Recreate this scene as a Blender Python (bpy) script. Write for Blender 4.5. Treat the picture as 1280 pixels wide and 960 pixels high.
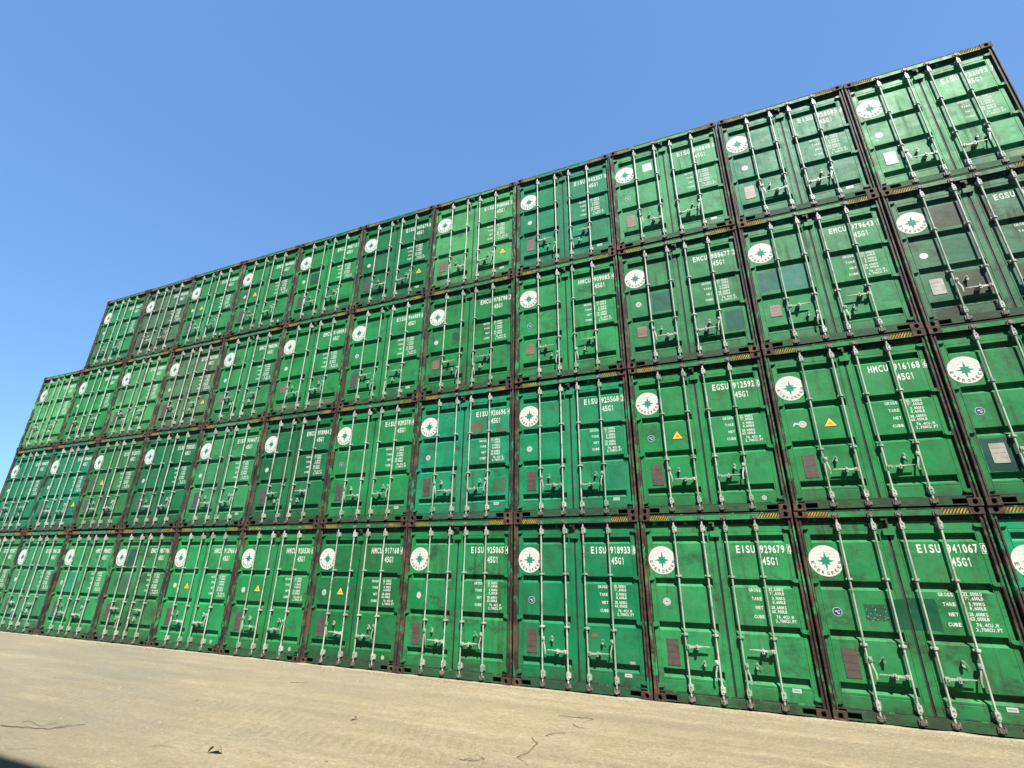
import bpy, bmesh, math, random
from mathutils import Vector, Matrix, noise

for o in list(bpy.data.objects):
    bpy.data.objects.remove(o, do_unlink=True)
scene = bpy.context.scene
C = bpy.context.collection
R = math.radians

# ------------------------------------------------------------------ camera
right = Vector((0.92785524, 0.37278781, 0.01067199))
down = Vector((-0.12473438, 0.33717288, -0.93314296))
fwd = Vector((-0.35146263, 0.86449042, 0.35934708))
cam_d = bpy.data.cameras.new('camera')
cam = bpy.data.objects.new('camera', cam_d)
C.objects.link(cam)
M = Matrix.Identity(4)
for i in range(3):
    M[i][0] = right[i]; M[i][1] = -down[i]; M[i][2] = -fwd[i]
M[0][3], M[1][3], M[2][3] = 3.66464599, -9.15073356, 1.98695153
cam.matrix_world = M
cam_d.sensor_fit = 'HORIZONTAL'
cam_d.sensor_width = 36.0
cam_d.lens = 36.0 * 593.51 / 1280.0
cam_d.clip_start = 0.05
cam_d.clip_end = 5000
scene.camera = cam

# ------------------------------------------------------------------ sky, sun, exposure
SUN_AZ, SUN_EL = R(36), R(56)          # azimuth measured from the wall's normal towards +x
sdir = Vector((math.sin(SUN_AZ) * math.cos(SUN_EL), -math.cos(SUN_AZ) * math.cos(SUN_EL), math.sin(SUN_EL)))
world = bpy.data.worlds.new('World')
scene.world = world
world.use_nodes = True
nt = world.node_tree
bg = nt.nodes['Background']
sky = nt.nodes.new('ShaderNodeTexSky')
sky.sky_type = 'NISHITA'
sky.sun_disc = False
sky.sun_elevation = SUN_EL
sky.sun_rotation = math.atan2(sdir.x, sdir.y)
sky.air_density = 0.85
sky.dust_density = 0.05
sky.ozone_density = 1.2
tint = nt.nodes.new('ShaderNodeMix'); tint.data_type = 'RGBA'; tint.blend_type = 'MULTIPLY'
tint.inputs[0].default_value = 1.0
tint.inputs[7].default_value = (0.73, 1.19, 1.78, 1)      # the photograph's white balance for the sky
soft = nt.nodes.new('ShaderNodeGamma')                     # the photograph's sky falls off less towards the horizon
soft.inputs['Gamma'].default_value = 0.55
nt.links.new(sky.outputs['Color'], soft.inputs['Color'])
nt.links.new(soft.outputs['Color'], tint.inputs[6])
nt.links.new(tint.outputs[2], bg.inputs['Color'])
bg.inputs['Strength'].default_value = 0.072
sun_d = bpy.data.lights.new('sun', 'SUN')
sun_d.energy = 4.9
sun_d.angle = R(0.5)
sun_d.color = (1.0, 0.955, 0.88)
sun = bpy.data.objects.new('sun', sun_d)
C.objects.link(sun)
sun.rotation_euler = (-sdir).to_track_quat('-Z', 'Y').to_euler()
sun.location = (20, -20, 30)
vs = scene.view_settings
vs.view_transform = 'Standard'
vs.look = 'None'
vs.gamma = 1
vs.use_curve_mapping = False
vs.exposure = 1.9

# ------------------------------------------------------------------ materials
def newmat(name):
    m = bpy.data.materials.new(name)
    m.use_nodes = True
    t = m.node_tree
    return m, t, t.nodes['Principled BSDF']

ALB = 0.465                                 # overall albedo level, balanced against the exposure
class N:
    """small node helper"""
    def __init__(s, t): s.t = t; s.n = t.nodes; s.l = t.links
    def add(s, kind, **kw):
        n = s.n.new(kind)
        for k, v in kw.items(): setattr(n, k, v)
        return n
    def val(s, sock, v):
        if hasattr(v, 'is_output') or isinstance(v, bpy.types.NodeSocket): s.l.new(v, sock)
        else: sock.default_value = v
    def pos(s): return s.add('ShaderNodeNewGeometry').outputs['Position']
    def mapping(s, vec, scale, loc=(0, 0, 0)):
        m = s.add('ShaderNodeMapping'); s.l.new(vec, m.inputs['Vector'])
        m.inputs['Scale'].default_value = scale; m.inputs['Location'].default_value = loc
        return m.outputs['Vector']
    def noise(s, vec, scale, detail=4, rough=0.55, dist=0.0):
        n = s.add('ShaderNodeTexNoise'); s.l.new(vec, n.inputs['Vector'])
        n.inputs['Scale'].default_value = scale; n.inputs['Detail'].default_value = detail
        n.inputs['Roughness'].default_value = rough; n.inputs['Distortion'].default_value = dist
        return n.outputs['Fac']
    def ramp(s, v, a, b, va=0.0, vb=1.0):
        m = s.add('ShaderNodeMapRange'); s.val(m.inputs[0], v)
        for i, x in enumerate((a, b, va, vb)): s.val(m.inputs[1 + i], x)
        m.clamp = True
        return m.outputs[0]
    def math(s, op, a, b=0.0, c=0.0):
        m = s.add('ShaderNodeMath', operation=op)
        s.val(m.inputs[0], a); s.val(m.inputs[1], b)
        if op in ('MULTIPLY_ADD',): s.val(m.inputs[2], c)
        return m.outputs[0]
    def mix(s, f, a, b, mode='MIX'):
        m = s.add('ShaderNodeMix', data_type='RGBA', blend_type=mode)
        s.val(m.inputs[0], f)
        s.val(m.inputs[6], a if isinstance(a, bpy.types.NodeSocket) else (*a, 1) if len(a) == 3 else a)
        s.val(m.inputs[7], b if isinstance(b, bpy.types.NodeSocket) else (*b, 1) if len(b) == 3 else b)
        return m.outputs[2]
    def base(s, p, c):
        m = s.mix(1.0, c, (ALB, ALB, ALB), 'MULTIPLY'); s.l.new(m, p.inputs['Base Color'])
    def bump(s, h, strength, dist, prev=None):
        b = s.add('ShaderNodeBump'); s.l.new(h, b.inputs['Height'])
        b.inputs['Strength'].default_value = strength; b.inputs['Distance'].default_value = dist
        if prev is not None: s.l.new(prev, b.inputs['Normal'])
        return b.outputs['Normal']

ROWH = 2.896

def paint_material(name, grime=1.0, use_obj=True, col=(0.02, 0.3, 0.12)):
    """weathered container paint; the paint colour is the object's own colour, its alpha says how worn it is"""
    m, t, p = newmat(name)
    k = N(t)
    P = k.pos()
    if use_obj:
        oi = k.add('ShaderNodeObjectInfo')
        base, wear = oi.outputs['Color'], oi.outputs['Alpha']
    else:
        rgb = k.add('ShaderNodeRGB'); rgb.outputs[0].default_value = (*col, 1)
        base = rgb.outputs[0]; wear = 0.5
    # chalking / fading in large soft clouds
    fade = k.ramp(k.noise(P, 1.1, 7, 0.68), 0.42, 0.72, 0.0, 0.36)
    c = k.mix(fade, base, (0.085, 0.235, 0.125))
    dark = k.ramp(k.noise(k.mapping(P, (1, 1, 1), (7.3, 0, 2.1)), 1.6, 6, 0.68), 0.44, 0.72, 0.0, 0.45)
    c = k.mix(dark, c, (0.002, 0.065, 0.026))
    # vertical dirt runs
    runs = k.noise(k.mapping(P, (9, 3, 0.55)), 1.0, 4, 0.6)
    area = k.ramp(k.noise(k.mapping(P, (1, 1, 1), (3, 5, 9)), 0.8, 3, 0.5), 0.42, 0.62)
    rf = k.math('MULTIPLY', k.math('MULTIPLY', k.ramp(runs, 0.50, 0.72), area), k.math('MULTIPLY', k.math('POWER', wear, 0.6), 1.0 * grime))
    c = k.mix(rf, c, (0.050, 0.040, 0.022))
    # broad smudges
    sm = k.noise(k.mapping(P, (1.3, 1.3, 1.8), (1, 2, 3)), 1.7, 9, 0.76)
    smf = k.math('MULTIPLY', k.ramp(sm, 0.51, 0.70), k.math('MULTIPLY', k.math('POWER', wear, 0.7), 1.0 * grime))
    c = k.mix(smf, c, (0.030, 0.045, 0.024))
    # grime low on each container, the sill is the dirtiest
    sep = k.add('ShaderNodeSeparateXYZ'); k.l.new(P, sep.inputs[0])
    zz = k.math('MULTIPLY', k.math('FRACT', k.math('DIVIDE', k.math('ADD', sep.outputs[2], 0.001), ROWH)), ROWH)
    zj = k.math('ADD', zz, k.math('MULTIPLY', k.math('SUBTRACT', k.noise(P, 3.5, 5, 0.7), 0.5), 0.55))
    low = k.math('MULTIPLY', k.ramp(zj, 0.50, 0.05), k.ramp(k.noise(P, 2.2, 6, 0.7), 0.35, 0.62, 0.2, 0.9))
    c = k.mix(k.math('MULTIPLY', low, grime * 0.8), c, (0.036, 0.030, 0.021))
    # rust chips
    chips = k.ramp(k.noise(P, 15, 7, 0.78), 0.625, 0.66)
    chipa = k.ramp(k.noise(k.mapping(P, (1, 1, 1), (9, 9, 1)), 1.6, 3, 0.5), 0.47, 0.60)
    cf = k.math('MULTIPLY', k.math('MULTIPLY', chips, chipa), k.ramp(wear, 0.0, 1.0, 0.5, 1.0))
    c = k.mix(cf, c, (0.030, 0.018, 0.012))
    # rust weeping down from the chips
    weep = k.math('MULTIPLY', k.ramp(k.noise(k.mapping(P, (26, 8, 1.6), (2, 0, 6)), 1.0, 3, 0.6), 0.63, 0.74), k.ramp(k.noise(k.mapping(P, (1, 1, 1), (5, 9, 2)), 1.1, 4, 0.6), 0.50, 0.62))
    c = k.mix(k.math('MULTIPLY', weep, k.ramp(wear, 0.1, 1.0, 0.25, 0.8)), c, (0.075, 0.042, 0.022))
    # dark knocks and specks
    kn = k.math('MULTIPLY', k.ramp(k.noise(k.mapping(P, (30, 30, 30), (4, 1, 7)), 1.0, 3, 0.7), 0.68, 0.72), k.ramp(k.noise(k.mapping(P, (1, 1, 1), (1, 8, 4)), 1.5, 4, 0.6), 0.48, 0.60))
    c = k.mix(kn, c, (0.012, 0.035, 0.016))
    # scuffs: short pale horizontal rubs
    scu = k.math('MULTIPLY', k.ramp(k.noise(k.mapping(P, (2.2, 2, 30), (1, 7, 2)), 1.0, 4, 0.6), 0.62, 0.70), k.ramp(k.noise(k.mapping(P, (1, 1, 1), (3, 2, 8)), 1.7, 4, 0.6), 0.53, 0.62))
    c = k.mix(k.math('MULTIPLY', scu, 0.5), c, (0.14, 0.26, 0.16))
    # small scratches of pale primer
    sc = k.ramp(k.noise(k.mapping(P, (22, 22, 60), (0, 0, 4)), 1.0, 2, 0.5), 0.775, 0.79)
    c = k.mix(k.math('MULTIPLY', sc, 0.7), c, (0.22, 0.30, 0.24))
    k.base(p, c)
    rough = k.ramp(k.noise(P, 6, 4, 0.6), 0.3, 0.7, 0.46, 0.66)
    rough = k.math('ADD', rough, k.math('MULTIPLY', rf, 0.3))
    k.l.new(rough, p.inputs['Roughness'])
    p.inputs['Specular IOR Level'].default_value = 0.16
    b = k.bump(k.noise(k.mapping(P, (1, 1, 0.7)), 2.6, 3, 0.5), 0.55, 0.03)
    b = k.bump(k.noise(P, 60, 3, 0.6), 0.12, 0.004, b)
    k.l.new(b, p.inputs['Normal'])
    return m

def rust_material(name, a, b_, c_, scale=9.0, rough=0.8, tint=None):
    m, t, p = newmat(name)
    k = N(t); P = k.pos()
    f = k.ramp(k.noise(P, scale, 6, 0.7), 0.35, 0.65)
    c = k.mix(f, a, b_)
    f2 = k.ramp(k.noise(k.mapping(P, (1, 1, 1), (4, 4, 4)), scale * 0.35, 5, 0.7), 0.52, 0.62)
    c = k.mix(f2, c, c_)
    if tint:
        oi = k.add('ShaderNodeObjectInfo')
        f3 = k.ramp(k.noise(k.mapping(P, (1.5, 1.5, 0.6), (2, 8, 4)), 5.0, 5, 0.7), tint[0], tint[1])
        c = k.mix(f3, c, oi.outputs['Color'])
    k.base(p, c)
    p.inputs['Roughness'].default_value = rough
    p.inputs['Specular IOR Level'].default_value = 0.25
    k.l.new(k.bump(k.noise(P, 45, 5, 0.7), 0.5, 0.006), p.inputs['Normal'])
    return m

def sill_material():
    m, t, p = newmat('grimy_sill_paint')
    k = N(t); P = k.pos()
    oi = k.add('ShaderNodeObjectInfo')
    c = k.mix(0.60, oi.outputs['Color'], (0.024, 0.034, 0.020))
    d = k.ramp(k.noise(k.mapping(P, (1, 1, 2.2)), 3.0, 8, 0.75), 0.36, 0.60, 0.0, 0.95)
    lvl = k.ramp(oi.outputs['Random'], 0.0, 1.0, 0.55, 1.0)
    c = k.mix(k.math('MULTIPLY', d, lvl), c, (0.038, 0.032, 0.023))
    d2 = k.ramp(k.noise(k.mapping(P, (1, 1, 3), (3, 3, 3)), 7.0, 6, 0.7), 0.55, 0.66, 0.0, 0.8)
    c = k.mix(d2, c, (0.022, 0.017, 0.012))
    k.base(p, c)
    p.inputs['Roughness'].default_value = 0.8
    p.inputs['Specular IOR Level'].default_value = 0.2
    k.l.new(k.bump(k.noise(P, 30, 5, 0.7), 0.5, 0.006), p.inputs['Normal'])
    return m

def steel_material():
    m, t, p = newmat('galvanised_steel')
    k = N(t); P = k.pos()
    c = k.mix(k.ramp(k.noise(k.mapping(P, (6, 6, 1.2)), 2.0, 5, 0.65), 0.3, 0.7), (0.32, 0.34, 0.28), (0.68, 0.70, 0.60))
    c = k.mix(k.ramp(k.noise(k.mapping(P, (8, 8, 2.5), (3, 3, 3)), 2.4, 6, 0.7), 0.55, 0.66, 0.0, 0.85), c, (0.10, 0.062, 0.04))
    oi = k.add('ShaderNodeObjectInfo')
    c = k.mix(k.ramp(k.noise(k.mapping(P, (3, 3, 1.5), (6, 1, 3)), 2.0, 3, 0.6), 0.60, 0.64, 0.0, 0.6), c, oi.outputs['Color'])
    c = k.mix(k.ramp(oi.outputs['Random'], 0.35, 1.0, 0.0, 0.42), c, oi.outputs['Color'])
    k.base(p, c)
    p.inputs['Metallic'].default_value = 0.0
    p.inputs['Roughness'].default_value = 0.40
    k.l.new(k.bump(k.noise(P, 70, 3, 0.6), 0.2, 0.003), p.inputs['Normal'])
    return m

def marking_material(name, col, chip=0.66, chipcol=None, rough=0.7):
    """paint or vinyl marking with small flakes missing, the container's own colour showing there"""
    m, t, p = newmat(name)
    k = N(t); P = k.pos()
    oi = k.add('ShaderNodeObjectInfo')
    f = k.ramp(k.noise(P, 26, 5, 0.7), chip, chip + 0.03)
    tone = k.mix(k.ramp(k.noise(P, 4, 5, 0.6), 0.35, 0.75, 0.0, 0.25), col, tuple(x * 0.6 for x in col))
    c = k.mix(f, tone, chipcol if chipcol else oi.outputs['Color'])
    k.base(p, c)
    p.inputs['Roughness'].default_value = rough
    p.inputs['Specular IOR Level'].default_value = 0.2
    return m

def hazard_material():
    m, t, p = newmat('hazard_stripe_paint')
    k = N(t); P = k.pos()
    sep = k.add('ShaderNodeSeparateXYZ'); k.l.new(P, sep.inputs[0])
    d = k.math('SUBTRACT', sep.outputs[0], k.math('MULTIPLY', sep.outputs[2], 0.62))
    fr = k.math('FRACT', k.math('MULTIPLY', d, 1 / 0.040))
    s = k.ramp(fr, 0.44, 0.48)
    s2 = k.math('MULTIPLY', s, k.ramp(fr, 0.98, 0.94))
    c = k.mix(s2, (0.75, 0.50, 0.08), (0.015, 0.014, 0.010))
    dirt = k.ramp(k.noise(P, 6, 6, 0.75), 0.38, 0.62, 0.15, 0.9)
    c = k.mix(dirt, c, (0.10, 0.075, 0.035))
    k.base(p, c)
    p.inputs['Roughness'].default_value = 0.9
    p.inputs['Specular IOR Level'].default_value = 0.1
    return m

def plain(name, col, rough=0.6, var=0.3, scale=12, metallic=0.0):
    m, t, p = newmat(name)
    k = N(t); P = k.pos()
    c = k.mix(k.ramp(k.noise(P, scale, 5, 0.65), 0.3, 0.7), tuple(x * (1 - var) for x in col), tuple(min(1, x * (1 + var * 0.5)) for x in col))
    k.base(p, c)
    p.inputs['Roughness'].default_value = rough
    p.inputs['Metallic'].default_value = metallic
    return m

MAT = {}
MAT['paint'] = paint_material('weathered_green_paint')
MAT['sillpaint'] = sill_material()
MAT['post'] = rust_material('rusty_post', (0.018, 0.014, 0.010), (0.055, 0.038, 0.025), (0.11, 0.070, 0.042), 6, 0.7, (0.53, 0.61))
MAT['casting'] = rust_material('rusty_casting', (0.030, 0.019, 0.013), (0.085, 0.050, 0.033), (0.15, 0.082, 0.050), 14, 0.8, (0.66, 0.7))
MAT['gutter'] = rust_material('dark_gutter', (0.022, 0.019, 0.014), (0.042, 0.034, 0.024), (0.010, 0.050, 0.022), 8, 0.8, (0.56, 0.64))
MAT['rubber'] = rust_material('aged_rubber', (0.010, 0.012, 0.010), (0.022, 0.024, 0.020), (0.045, 0.045, 0.036), 5, 0.75)
MAT['steel'] = steel_material()
MAT['cam'] = rust_material('rusty_cam', (0.06, 0.045, 0.036), (0.20, 0.17, 0.145), (0.34, 0.31, 0.27), 30, 0.6)
MAT['white'] = marking_material('white_marking', (0.74, 0.78, 0.70), 0.70)
MAT['emblem'] = marking_material('white_emblem', (0.74, 0.755, 0.69), 0.78, (0.12, 0.08, 0.05))
MAT['star'] = marking_material('emblem_green', (0.006, 0.27, 0.155), 0.85)
MAT['emblemtext'] = marking_material('emblem_dark_green', (0.008, 0.09, 0.055), 0.8)
MAT['pink'] = plain('emblem_pink_line', (0.58, 0.50, 0.44))
MAT['hazard'] = hazard_material()
MAT['plate'] = plain('data_plate_metal', (0.115, 0.085, 0.068), 0.5, 0.35, 9, 0.1)
MAT['plate_pale'] = plain('pale_data_plate', (0.40, 0.39, 0.33), 0.5, 0.35, 9)
MAT['plate_pink'] = plain('faded_pink_plate', (0.24, 0.155, 0.11), 0.5, 0.35, 9)
MAT['yellow'] = plain('warning_yellow', (0.92, 0.62, 0.03), 0.5, 0.2)
MAT['black'] = plain('warning_black', (0.02, 0.02, 0.018), 0.5, 0.2)
MAT['stickerwhite'] = plain('sticker_white', (0.58, 0.61, 0.55), 0.5, 0.15)
MAT['stickerblue'] = plain('sticker_blue', (0.015, 0.03, 0.17), 0.45, 0.2)
MAT['stickergrey'] = plain('sticker_grey', (0.24, 0.26, 0.23), 0.5, 0.3, 30)
MAT['stickerred'] = plain('sticker_faded_red', (0.26, 0.085, 0.065), 0.5, 0.5, 40)
MAT['patch'] = paint_material('patch_paint', 0.6)
MAT['dark'] = plain('dark_interior', (0.012, 0.012, 0.010), 0.9)

# ------------------------------------------------------------------ mesh builder
class MB:
    def __init__(s): s.v = []; s.f = []; s.m = []; s.sm = []; s.mi = 0
    def face(s, pts, smooth=False):
        i = len(s.v); s.v.extend([tuple(p) for p in pts]); s.f.append(list(range(i, i + len(pts)))); s.m.append(s.mi); s.sm.append(smooth)
    def box(s, x0, x1, y0, y1, z0, z1, skip=''):
        i = len(s.v)
        s.v += [(x0, y0, z0), (x1, y0, z0), (x1, y1, z0), (x0, y1, z0), (x0, y0, z1), (x1, y0, z1), (x1, y1, z1), (x0, y1, z1)]
        for n, q in (('b', (0, 3, 2, 1)), ('t', (4, 5, 6, 7)), ('f', (0, 1, 5, 4)), ('r', (1, 2, 6, 5)), ('k', (2, 3, 7, 6)), ('l', (3, 0, 4, 7))):
            if n not in skip: s.f.append([i + a for a in q]); s.m.append(s.mi); s.sm.append(False)
    def cyl(s, p0, p1, r0, r1=None, n=10, caps=True):
        r1 = r0 if r1 is None else r1
        p0 = Vector(p0); p1 = Vector(p1); d = (p1 - p0).normalized()
        a = d.orthogonal().normalized(); b = d.cross(a)
        i = len(s.v)
        for p, r in ((p0, r0), (p1, r1)):
            for j in range(n):
                t = 2 * math.pi * j / n
                s.v.append(tuple(p + (a * math.cos(t) + b * math.sin(t)) * r))
        for j in range(n):
            jj = (j + 1) % n
            s.f.append([i + j, i + jj, i + n + jj, i + n + j]); s.m.append(s.mi); s.sm.append(True)
        if caps:
            s.face(s.v[i:i + n][::-1]); s.face(s.v[i + n:i + 2 * n])
    def tube(s, pts, r, n=8):
        for a, b in zip(pts[:-1], pts[1:]): s.cyl(a, b, r, r, n)
    def prism(s, poly, y0, y1):
        """polygon in x,z extruded from y0 (front) to y1"""
        s.face([(x, y0, z) for x, z in poly]); s.face([(x, y1, z) for x, z in poly][::-1])
        for (a, b), (c, d) in zip(poly, poly[1:] + poly[:1]):
            s.face([(a, y0, b), (a, y1, b), (c, y1, d), (c, y0, d)])
    def flat(s, poly, y): s.face([(x, y, z) for x, z in poly])
    def disc(s, x, z, r, y, n=32, ry=None): s.flat([(x + r * math.cos(2 * math.pi * j / n), z + (ry or r) * math.sin(2 * math.pi * j / n)) for j in range(n)], y)
    def ring(s, x, z, r0, r1, y, n=32, a0=0, a1=2 * math.pi, sx=1.0):
        for j in range(n):
            t0 = a0 + (a1 - a0) * j / n; t1 = a0 + (a1 - a0) * (j + 1) / n
            s.flat([(x + sx * r0 * math.cos(t0), z + r0 * math.sin(t0)), (x + sx * r1 * math.cos(t0), z + r1 * math.sin(t0)),
                    (x + sx * r1 * math.cos(t1), z + r1 * math.sin(t1)), (x + sx * r0 * math.cos(t1), z + r0 * math.sin(t1))], y)
    def mirror(s, w):
        q = MB(); q.v = [(w - x, y, z) for x, y, z in s.v]; q.f = [f[::-1] for f in s.f]; q.m = list(s.m); q.sm = list(s.sm); return q
    def mesh(s, name, mats):
        me = bpy.data.meshes.new(name)
        me.from_pydata(s.v, [], s.f)
        for m in mats: me.materials.append(MAT[m] if isinstance(m, str) else m)
        me.polygons.foreach_set('material_index', s.m)
        me.polygons.foreach_set('use_smooth', s.sm)
        me.update()
        return me

def link(name, data, parent=None, loc=(0, 0, 0), color=None):
    o = bpy.data.objects.new(name, data)
    C.objects.link(o)
    o.location = loc
    if parent is not None: o.parent = parent
    if color: o.color = color
    return o

def bevel(me, w, seg=1):
    bm = bmesh.new(); bm.from_mesh(me)
    bmesh.ops.remove_doubles(bm, verts=bm.verts, dist=1e-5)
    es = [e for e in bm.edges if len(e.link_faces) == 2 and e.calc_face_angle(0) > 0.6]
    bmesh.ops.bevel(bm, geom=es, offset=w, segments=seg, affect='EDGES', clamp_overlap=True)
    bm.to_mesh(me); bm.free()
    return me

# ------------------------------------------------------------------ lettering
_gl = {}
def glyph(ch, off=0.03):
    if (ch, off) in _gl: return _gl[ch, off]
    cu = bpy.data.curves.new('glyph', 'FONT')
    cu.body = ch; cu.size = 1.0; cu.resolution_u = 3; cu.offset = off; cu.fill_mode = 'FRONT'
    o = bpy.data.objects.new('glyph', cu)
    me = bpy.data.meshes.new_from_object(o)
    vs_ = [(v.co.x, v.co.y) for v in me.vertices]
    fs = [list(p.vertices) for p in me.polygons]
    bpy.data.meshes.remove(me); bpy.data.objects.remove(o); bpy.data.curves.remove(cu)
    if vs_:
        x0 = min(a for a, b in vs_); x1 = max(a for a, b in vs_)
        y0 = min(b for a, b in vs_); y1 = max(b for a, b in vs_)
    else: x0 = x1 = y0 = y1 = 0
    _gl[ch, off] = (vs_, fs, x0, x1, y0, y1)
    return _gl[ch, off]
CAP = glyph('H')[5]

def letters(mb, text, x0, x1, z, h, y, fill=0.80, sl=0.0):
    """text set in equal cells between x0 and x1, capital height h"""
    n = len(text); cell = (x1 - x0) / n
    for i, ch in enumerate(text):
        if ch == ' ': continue
        if ch == '1':
            cx = x0 + cell * (i + 0.5); w_ = min(cell * .16, h * .13); fl = cell * .22
            mb.flat([(cx - w_ * .2, z), (cx + w_ * .8, z), (cx + w_ * .8, z + h), (cx - w_ * .2, z + h)], y)
            mb.flat([(cx - w_ * .2, z + h), (cx - w_ * .2 - fl, z + h * .80), (cx - w_ * .2 - fl, z + h * .66), (cx - w_ * .2, z + h * .80)], y)
            continue
        v, f, a, b, c, d = glyph(ch)
        if ch in '.,':
            sx = h / CAP * 0.7; sz = h / CAP
        else:
            sz = h / (d - c) if ch not in '.,' else h / CAP
            sx = min(cell * fill / (b - a), sz * 1.05)
            if ch == 'I': sx = cell * 0.24 / (b - a)
        cx = x0 + cell * (i + 0.5) - (a + b) / 2 * sx
        zb = z - (c * sz if ch not in '.,' else 0)
        k = len(mb.v)
        mb.v += [(cx + p * sx, y, zb + q * sz) for p, q in v]
        for ff in f: mb.f.append([k + t for t in ff]); mb.m.append(mb.mi); mb.sm.append(False)

def arc_letters(mb, text, cx, cz, r, a0, a1, h, w, y):
    n = len(text)
    for i, ch in enumerate(text):
        v, f, a, b, c, d = glyph(ch, 0.012)
        t = a0 + (a1 - a0) * i / (n - 1)              # position angle, letters stand with their feet outwards
        ca, sa = math.cos(t), math.sin(t)
        k = len(mb.v)
        for p, q in v:
            u = (p - (a + b) / 2) / (b - a) * w
            hh = (q - (c + d) / 2) / (d - c) * h
            # up vector points to the centre, right vector runs counter-clockwise
            mb.v.append((cx + ca * (r - hh) - sa * u, y, cz + sa * (r - hh) + ca * u))
        for ff in f: mb.f.append([k + q for q in ff]); mb.m.append(mb.mi); mb.sm.append(False)

# ------------------------------------------------------------------ container geometry (local: x 0..W, front face y=0, length along +y)
W, L, H = 2.438, 12.19, 2.896
DY = 0.066                                           # door face
GR = [(0.349, 0.477), (1.028, 1.160), (1.707, 1.839), (2.397, 2.523)]
GD = 0.052

def door_mb():
    b = MB()
    xa, xb = 0.092, 1.202
    zb, zt = 0.158, 2.700
    s1, s2 = 0.163, 1.118
    gx0, gx1 = 0.176, 1.100
    def vseam(x):
        b.face([(x - .004, DY, zb), (x, DY + .006, zb), (x, DY + .006, zt), (x - .004, DY, zt)])
        b.face([(x, DY + .006, zb), (x + .004, DY, zb), (x + .004, DY, zt), (x, DY + .006, zt)])
    b.flat([(xa, zb), (s1 - .004, zb), (s1 - .004, zt), (xa, zt)], DY); vseam(s1)
    b.flat([(s2 + .004, zb), (xb, zb), (xb, zt), (s2 + .004, zt)], DY); vseam(s2)
    u0, u1 = s1 + .004, s2 - .004
    z = zb
    def seamh(zc, z):
        b.flat([(u0, z), (u1, z), (u1, zc - .004), (u0, zc - .004)], DY)
        b.face([(u0, DY, zc - .004), (u1, DY, zc - .004), (u1, DY + .006, zc), (u0, DY + .006, zc)])
        b.face([(u0, DY + .006, zc), (u1, DY + .006, zc), (u1, DY, zc + .004), (u0, DY, zc + .004)])
        return zc + .004
    z = seamh(0.318, z)
    D = DY + GD
    for g0, g1 in GR:
        b.flat([(u0, z), (u1, z), (u1, g0), (u0, g0)], DY)
        b.flat([(u0, g0), (gx0, g0), (gx0, g1), (u0, g1)], DY)
        b.flat([(gx1, g0), (u1, g0), (u1, g1), (gx1, g1)], DY)
        l, t, e = .037, .020, .028
        b.face([(gx0, DY, g0), (gx1, DY, g0), (gx1 - e, D, g0 + l), (gx0 + .004, D, g0 + l)])
        b.face([(gx0 + .004, D, g0 + l), (gx1 - e, D, g0 + l), (gx1 - e, D, g1 - t), (gx0 + .004, D, g1 - t)])
        b.face([(gx0 + .004, D, g1 - t), (gx1 - e, D, g1 - t), (gx1, DY, g1), (gx0, DY, g1)])
        b.face([(gx1, DY, g0), (gx1, DY, g1), (gx1 - e, D, g1 - t), (gx1 - e, D, g0 + l)])
        b.face([(gx0, DY, g0), (gx0 + .004, D, g0 + l), (gx0 + .004, D, g1 - t), (gx0, DY, g1)])
        z = g1
    z = seamh(2.568, z)
    b.flat([(u0, z), (u1, z), (u1, zt), (u0, zt)], DY)
    yb = DY + .055
    b.face([(xa, DY, zb), (xa, DY, zt), (xa, yb, zt), (xa, yb, zb)])
    b.face([(xb, DY, zb), (xb, yb, zb), (xb, yb, zt), (xb, DY, zt)])
    b.face([(xa, DY, zt), (xb, DY, zt), (xb, yb, zt), (xa, yb, zt)])
    b.face([(xa, DY, zb), (xa, yb, zb), (xb, yb, zb), (xb, DY, zb)])
    b.face([(xa, yb, zb), (xa, yb, zt), (xb, yb, zt), (xb, yb, zb)])
    return b

RODX = (0.570, 1.037)
RY = 0.012
def bar_mb(x, inner):
    b = MB()
    b.cyl((x, RY, 0.09), (x, RY, 2.81), .0152, n=12)
    for zc in (0.985, 1.872):                          # bearing brackets
        b.cyl((x, RY, zc - .014), (x, RY, zc + .014), .029, n=12)
        b.box(x - .045, x + .045, RY + .012, DY - .001, zc - .017, zc + .017)
        b.cyl((x - .037, RY + .003, zc), (x - .037, RY + .014, zc), .009, n=6)
        b.cyl((x + .037, RY + .003, zc), (x + .037, RY + .014, zc), .009, n=6)
    for z0, z1 in ((0.185, 0.285), (2.585, 2.69)):     # end guides
        b.box(x - .022, x + .024, RY - .022, DY - .001, z0, z1)
        b.cyl((x, RY, z0 - .012), (x, RY, z1 + .012), .024, n=10)
        b.box(x + .024, x + .046, RY + .010, DY - .001, z0 + .012, z1 - .012)
        b.box(x - .040, x - .022, RY + .026, DY - .001, z0 + .02, z1 - .02)
        for zc in (z0 + .025, z1 - .025):
            b.cyl((x + .01, RY - .031, zc), (x + .01, RY - .022, zc), .009, n=6)
    b.mi = 1
    for zc, sg in ((0.085, -1), (2.80, 1)):            # cams and their keepers
        b.cyl((x, RY, zc - .045), (x, RY, zc + .035), .022, .020, n=10)
        b.prism([(x - .026, zc + sg * .035), (x + .014, zc + sg * .040), (x + .034, zc + sg * .018), (x + .030, zc - sg * .012), (x + .006, zc - sg * .03), (x - .028, zc - sg * .006)][::sg], RY - .030, RY + .012)
        b.box(x - .044, x - .027, RY - .020, .035, zc - .034, zc + .030)
        b.box(x + .037, x + .052, RY - .016, .035, zc - .030, zc + .034)
        b.cyl((x - .048, RY - .01, zc), (x + .056, RY - .01, zc), .008, n=6)
    return b

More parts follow.
